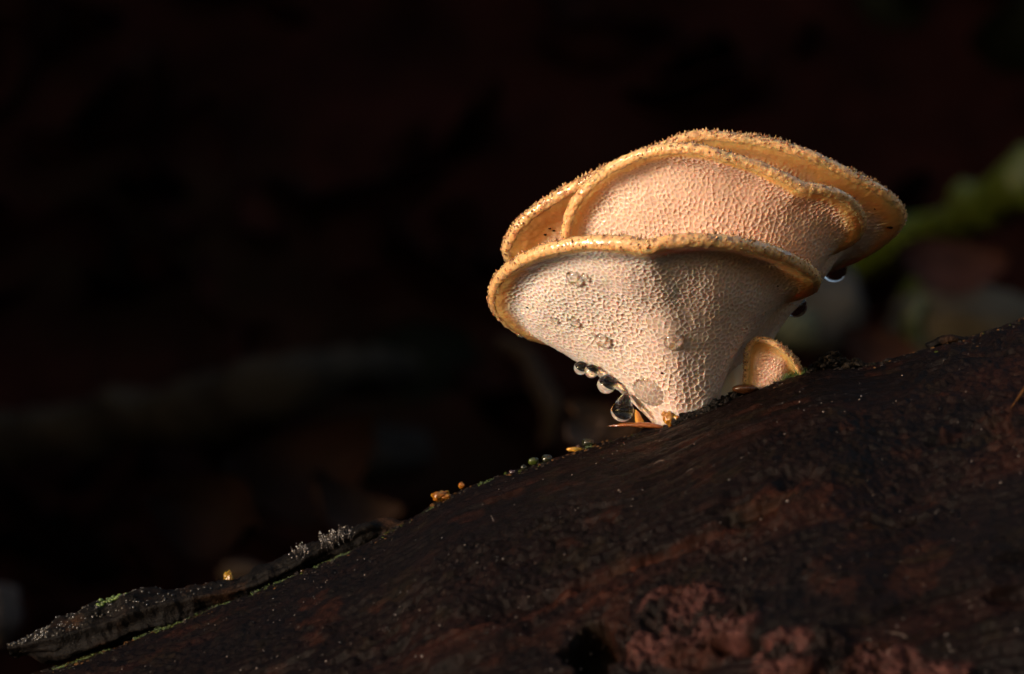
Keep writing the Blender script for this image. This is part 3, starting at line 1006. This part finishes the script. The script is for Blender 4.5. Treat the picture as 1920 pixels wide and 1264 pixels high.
# glistening wet grains on the flap and pale sporangia on the crest
gr = Soup()
for k in range(420):
    i = int(rng.beta(1.1, 2.6) * 250)
    j = int((0.10 + 0.36 * rng.random()) * 90)
    p = FV[i, j % 90]
    gr.blob(p, rng.uniform(0.006, 0.018), np.array([0.03, 0.025, 0.02]) * rng.uniform(0.5, 2), k, 0.3, (1, 1, 1), 1)
link('wet_grains', gr.mesh('wet_grains'), M['glossy'], log, kind='stuff')
fr = Soup()
for k in range(260):
    u = rng.choice([rng.normal(578, 18), rng.normal(628, 20)])
    if not 545 < u < 660 or vnoise(np.array([[u / 9.0, 0.0, 5.0]]), 3)[0] < -0.25:
        continue
    vb = 1046 - 0.42 * (u - 560) + rng.uniform(-16, 8)
    p = P(u, vb + 4, rng.uniform(0.0, 0.25))
    h = rng.uniform(0.03, 0.10)
    d_ = np.array([rng.normal(-0.1, 0.3), rng.normal(-0.2, 0.3), 1])
    fr.spike(p, d_, h, 0.003, np.array([0.12, 0.10, 0.09]) * rng.uniform(0.2, 1.5), 4)
    fr.blob(p + unit(d_) * h, rng.uniform(0.003, 0.009), np.array([0.35, 0.30, 0.27]) * rng.uniform(0.1, 1.3), k, 0.2, (1, 1, 1), 1)
link('slime_mould', fr.mesh('slime_mould'), M['frost'], kind='stuff', label='pale glistening slime mould stalks on the bark flap', category='slime mould')

sg_ = Soup()
for k in range(3200):                                            # pale grains added to imitate sparkles on the wet wood
    p, n = hit(LOG_BVH, rng.uniform(0, 1920), rng.uniform(640, 1264))
    if p is None or rng.random() > 0.35 + 0.65 * sstep(0, 0.4, fbm(p[None] * 1.1, 2, 19))[0]:
        continue
    if n[1] > 0:
        n = -n
    r = 0.003 + 0.006 * rng.random() ** 3
    sg_.blob(p + n * (r * 0.3 + 0.004), r, np.array([0.26, 0.20, 0.17]) * rng.random() ** 2, k, 0.4, (1, 1, 1), 1)
link('sparkle_grains', sg_.mesh('sparkle_grains'), M['frost'], log, kind='stuff')

# moss
ms = Soup()
for k in range(1500):
    u = rng.choice([rng.uniform(60, 700), rng.uniform(60, 700), rng.uniform(700, 1150)])
    den = float(vnoise(np.array([[u / 38.0, 3.3, 0.0]]), 77)[0])
    if den < -0.1 or (u > 700 and den < 0.25):
        continue
    p = crest(u, rng.normal(-0.05, 0.05))
    c0 = np.array([0.035, 0.055, 0.008]) * rng.uniform(0.35, 1.25)
    for q_ in range(2):
        ms.spike(p, np.array([rng.normal(0, .6), rng.normal(-0.3, .5), 1]), rng.uniform(0.012, 0.035), rng.uniform(0.004, 0.008), c0, 4, 0.3)
for k in range(26):
    p = FV[int(rng.uniform(95, 125)), int(rng.uniform(18, 28))]
    ms.blob(p + np.array([0, -0.02, 0.015]), rng.uniform(0.012, 0.022), np.array([0.06, 0.095, 0.01]) * rng.uniform(.6, 1.1), k, 0.3, (1.2, 1, .8), 1)
link('moss', ms.mesh('moss'), M['moss'], kind='stuff', label='thin green moss growing along the crest of the log', category='moss')
mt = Soup()
for k in range(190):
    u = rng.normal(1482, 14)
    p = crest(u, -0.22 + rng.normal(0, 0.04))
    mt.spike(p, np.array([rng.normal(-0.15, .7), rng.normal(-0.3, .5), 1]), rng.uniform(0.03, 0.12), rng.uniform(0.003, 0.006),
             np.array([0.035, 0.058, 0.006]) * rng.uniform(0.4, 1.5), 4, rng.uniform(-.4, .4))
link('moss_tuft', mt.mesh('moss_tuft'), M['moss'], label='spiky green moss tuft in front of the young fungus', category='moss', kind='stuff')

# ------------------------------------------------------------------ things out of focus behind the log
def tube(name, pts, radii, col, mat, label, category, seed, rough=0.15, parent=None, group=None):
    Cc = curve(pts, 90)
    r_ = np.interp(np.linspace(0, 1, 90), np.linspace(0, 1, len(radii)), radii)
    tg_ = unit(np.gradient(Cc, axis=0))
    a1 = unit(np.cross(tg_, [0.1, 1, 0.2]))
    a2 = np.cross(tg_, a1)
    an = np.linspace(0, 2 * math.pi, 20, endpoint=False)
    ring_ = np.cos(an)[None, :, None] * a1[:, None] + np.sin(an)[None, :, None] * a2[:, None]
    V = Cc[:, None] + ring_ * r_[:, None, None]
    V = V + ring_ * (rough * r_[:, None] * fbm(V * (0.6 / max(radii)), 3, seed))[..., None]
    cc = np.broadcast_to(np.asarray(col), V.shape) * (1 + 0.5 * fbm(V * 0.8, 3, seed + 1))[..., None]
    me = raw_mesh(name, V, grid_quads(90, 20, True), [np.arange(20)[::-1], 89 * 20 + np.arange(20)], colors=np.clip(cc, 0.002, 1))
    return link(name, me, mat, label=label, category=category)


def boulder(name, u, v, y, r, col, label, category, squash, seed, mat=None):
    V, F = ICO[4]
    n = 1 + 0.35 * fbm(V * 1.2 + seed, 4, seed)
    s1 = Soup()
    s1.add(V * n[:, None] * r * np.asarray(squash), F, (1, 1, 1))
    s1.c = [np.asarray(col) * (1 + 0.5 * fbm(V * 2.5, 3, seed + 2))[:, None]]
    return link(name, s1.mesh(name), mat or M['stone'], loc=P(u, v, y), label=label, category=category)


def leaf_shape(L, W, curl, seed, n=14, m_=9, thick=0.02):
    t = np.linspace(0, 1, n)[:, None]
    w = np.linspace(-1, 1, m_)[None, :]
    hw = W * np.sin(math.pi * np.clip(t * 0.96 + 0.02, 0, 1)) ** 0.8
    x = np.broadcast_to(L * (t - 0.5), (n, m_))
    y = w * hw
    z = curl * L * ((t - 0.5) ** 2) * 1.6 + curl * W * w ** 2 * 0.7 + 0.06 * L * fbm(np.stack([x, y, x * 0], -1) * (2.2 / L), 2, seed)
    V = np.stack([x + 0 * w, y, z], -1)
    top = V.reshape(-1, 3)
    bot = top - np.array([0, 0, thick])
    q1 = grid_quads(n, m_)
    q2 = q1[:, ::-1] + n * m_
    b_ = np.r_[np.arange(m_), np.arange(1, n) * m_ + m_ - 1, (n - 1) * m_ + np.arange(m_ - 2, -1, -1), np.arange(n - 2, 0, -1) * m_]
    b2 = np.roll(b_, -1)
    q3 = np.stack([b_, b_ + n * m_, b2 + n * m_, b2], 1)
    return np.vstack([top, bot]), np.vstack([q1, q2, q3])


def rot(ax, ay, az):
    return np.array(Matrix.Rotation(az, 3, 'Z') @ Matrix.Rotation(ay, 3, 'Y') @ Matrix.Rotation(ax, 3, 'X'))


def dead_leaf(u, v, y, L, W, col, label, r, seed, curl=0.4):
    V, F = leaf_shape(L, W, curl, seed)
    me = raw_mesh('dead_leaf', V @ rot(*r).T, F, colors=np.broadcast_to(np.asarray(col), V.shape) * (1 + 0.3 * fbm(V * 1.1, 3, seed))[:, None])
    return link('dead_leaf', me, M['litter'], loc=P(u, v, y), label=label, category='leaf')


tube('fallen_branch', [P(-120, 838, 62), P(60, 815, 60), P(220, 792, 58), P(400, 762, 56), P(520, 728, 55), P(640, 700, 56), P(760, 690, 60)], [0.7, 0.75, 0.8, 0.75, 0.8, 0.7, 0.5],
     (0.019, 0.0135, 0.0085), M['stone'], 'pale grey green fallen branch on the bank left of the fungus', 'branch', 201, 0.5)
tube('mossy_branch', [P(1600, 500, 62), P(1700, 458, 60), P(1790, 412, 58), P(1870, 372, 56), P(2000, 320, 55)], [0.3, 0.5, 0.65, 0.75, 0.8],
     (0.060, 0.080, 0.005), M['moss'], 'green mossy branch behind the right side of the fungus', 'branch', 205, 0.9)
boulder('mossy_stone', 1735, 610, 50, 0.9, (0.032, 0.040, 0.006), 'green mossy stone under the mossy branch beside the tan stone', 'stone', (0.8, 0.8, 1.3), 15)
tube('moss_covered_twig', [P(1735, 560, 40), P(1712, 600, 40), P(1720, 640, 40), P(1728, 700, 40)], [0.18, 0.22, 0.2, 0.15],
     (0.03, 0.04, 0.01), M['moss'], 'short green mossy twig above the bark chip on the log', 'twig', 209, 0.35)
boulder('stone', 1815, 612, 46, 1.5, (0.075, 0.060, 0.042), 'tan grey stone behind the high end of the log', 'stone', (1.4, 0.8, 0.6), 3)
boulder('stone', 1548, 580, 44, 0.85, (0.055, 0.050, 0.046), 'pale grey stone behind the arm of the back cap', 'stone', (1.0, 0.8, 1.2), 5)
boulder('stone', 1496, 618, 42, 0.5, (0.075, 0.08, 0.055), 'small greenish stone above the young fungus', 'stone', (1.0, 0.8, 0.9), 6)
boulder('stone', 455, 1074, 30, 0.42, (0.07, 0.048, 0.037), 'pale tan pebble just behind the lifted bark flap', 'pebble', (1.0, 0.8, 0.5), 7)
boulder('stone', -5, 1155, 25, 0.5, (0.05, 0.04, 0.038), 'pale grey stone beyond the low end of the log', 'stone', (0.8, 0.8, 1.1), 8)
boulder('stone', 690, 850, 60, 1.2, (0.014, 0.012, 0.011), 'dark grey stone below the pale fallen branch', 'stone', (1.5, 0.8, 0.7), 9)
tube('twig', [P(930, 640, 40), P(985, 668, 40), P(1010, 715, 39), P(1035, 765, 38), P(1030, 830, 38)], [0.14, 0.22, 0.24, 0.26, 0.2],
     (0.020, 0.012, 0.007), M['stone'], 'crooked brown twig behind the left edge of the front cap', 'twig', 213, 0.3)
dead_leaf(1120, 795, 20, 1.3, 0.38, (0.07, 0.036, 0.02), 'light brown dead leaf behind the hanging drops', (0.9, 0.2, 0.4), 1)
dead_leaf(1085, 815, 16, 0.8, 0.25, (0.055, 0.034, 0.025), 'grey brown dead leaf lying below the light brown one', (1.0, -0.3, 0.9), 2)
dead_leaf(1770, 510, 44, 2.6, 0.8, (0.038, 0.016, 0.013), 'reddish dead leaf under the mossy branch', (1.0, 0.1, 0.2), 3)
dead_leaf(1645, 665, 38, 1.8, 0.55, (0.04, 0.017, 0.012), 'reddish brown dead leaf behind the crumbly heap on the log', (1.0, 0.3, 0.1), 4)
dead_leaf(540, 930, 30, 3.2, 1.0, (0.011, 0.005, 0.0035), 'curled brown dead leaf above the slime mould on the log', (0.9, -0.3, 0.5), 5, 0.8)
dead_leaf(420, 990, 26, 2.2, 0.8, (0.010, 0.005, 0.004), 'curled dark brown leaf behind the pale tan pebble', (1.1, 0.2, -0.5), 6, 0.8)
dead_leaf(640, 975, 24, 1.6, 0.5, (0.026, 0.015, 0.012), 'small dark leaf behind the slime mould on the crest', (0.8, 0.4, 0.2), 8, 0.8)

# leaf litter all over the bank: one mass
LVv, LFf = leaf_shape(1.0, 0.28, 0.5, 12, 6, 4, 0.02)
allv, allf, allc = [], [], []
nv = len(LVv)
cnt = 0
for k in range(2600):
    x = rng.uniform(-45, 45)
    y = rng.uniform(14, 130)
    z = float(ground_height(np.array([x]), np.array([y]))[0])
    L = rng.uniform(2.0, 6.0)
    V = (LVv * L) @ rot(rng.normal(0.5, 0.5), rng.normal(0, 0.4), rng.uniform(0, 6.28)).T + np.array([x, y, z + 0.3])
    allv.append(V)
    allf.append(LFf + cnt * nv)
    g_ = rng.random()
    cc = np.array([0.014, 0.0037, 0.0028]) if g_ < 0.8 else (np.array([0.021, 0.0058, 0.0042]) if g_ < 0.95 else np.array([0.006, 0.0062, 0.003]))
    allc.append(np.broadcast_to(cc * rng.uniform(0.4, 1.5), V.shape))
    cnt += 1
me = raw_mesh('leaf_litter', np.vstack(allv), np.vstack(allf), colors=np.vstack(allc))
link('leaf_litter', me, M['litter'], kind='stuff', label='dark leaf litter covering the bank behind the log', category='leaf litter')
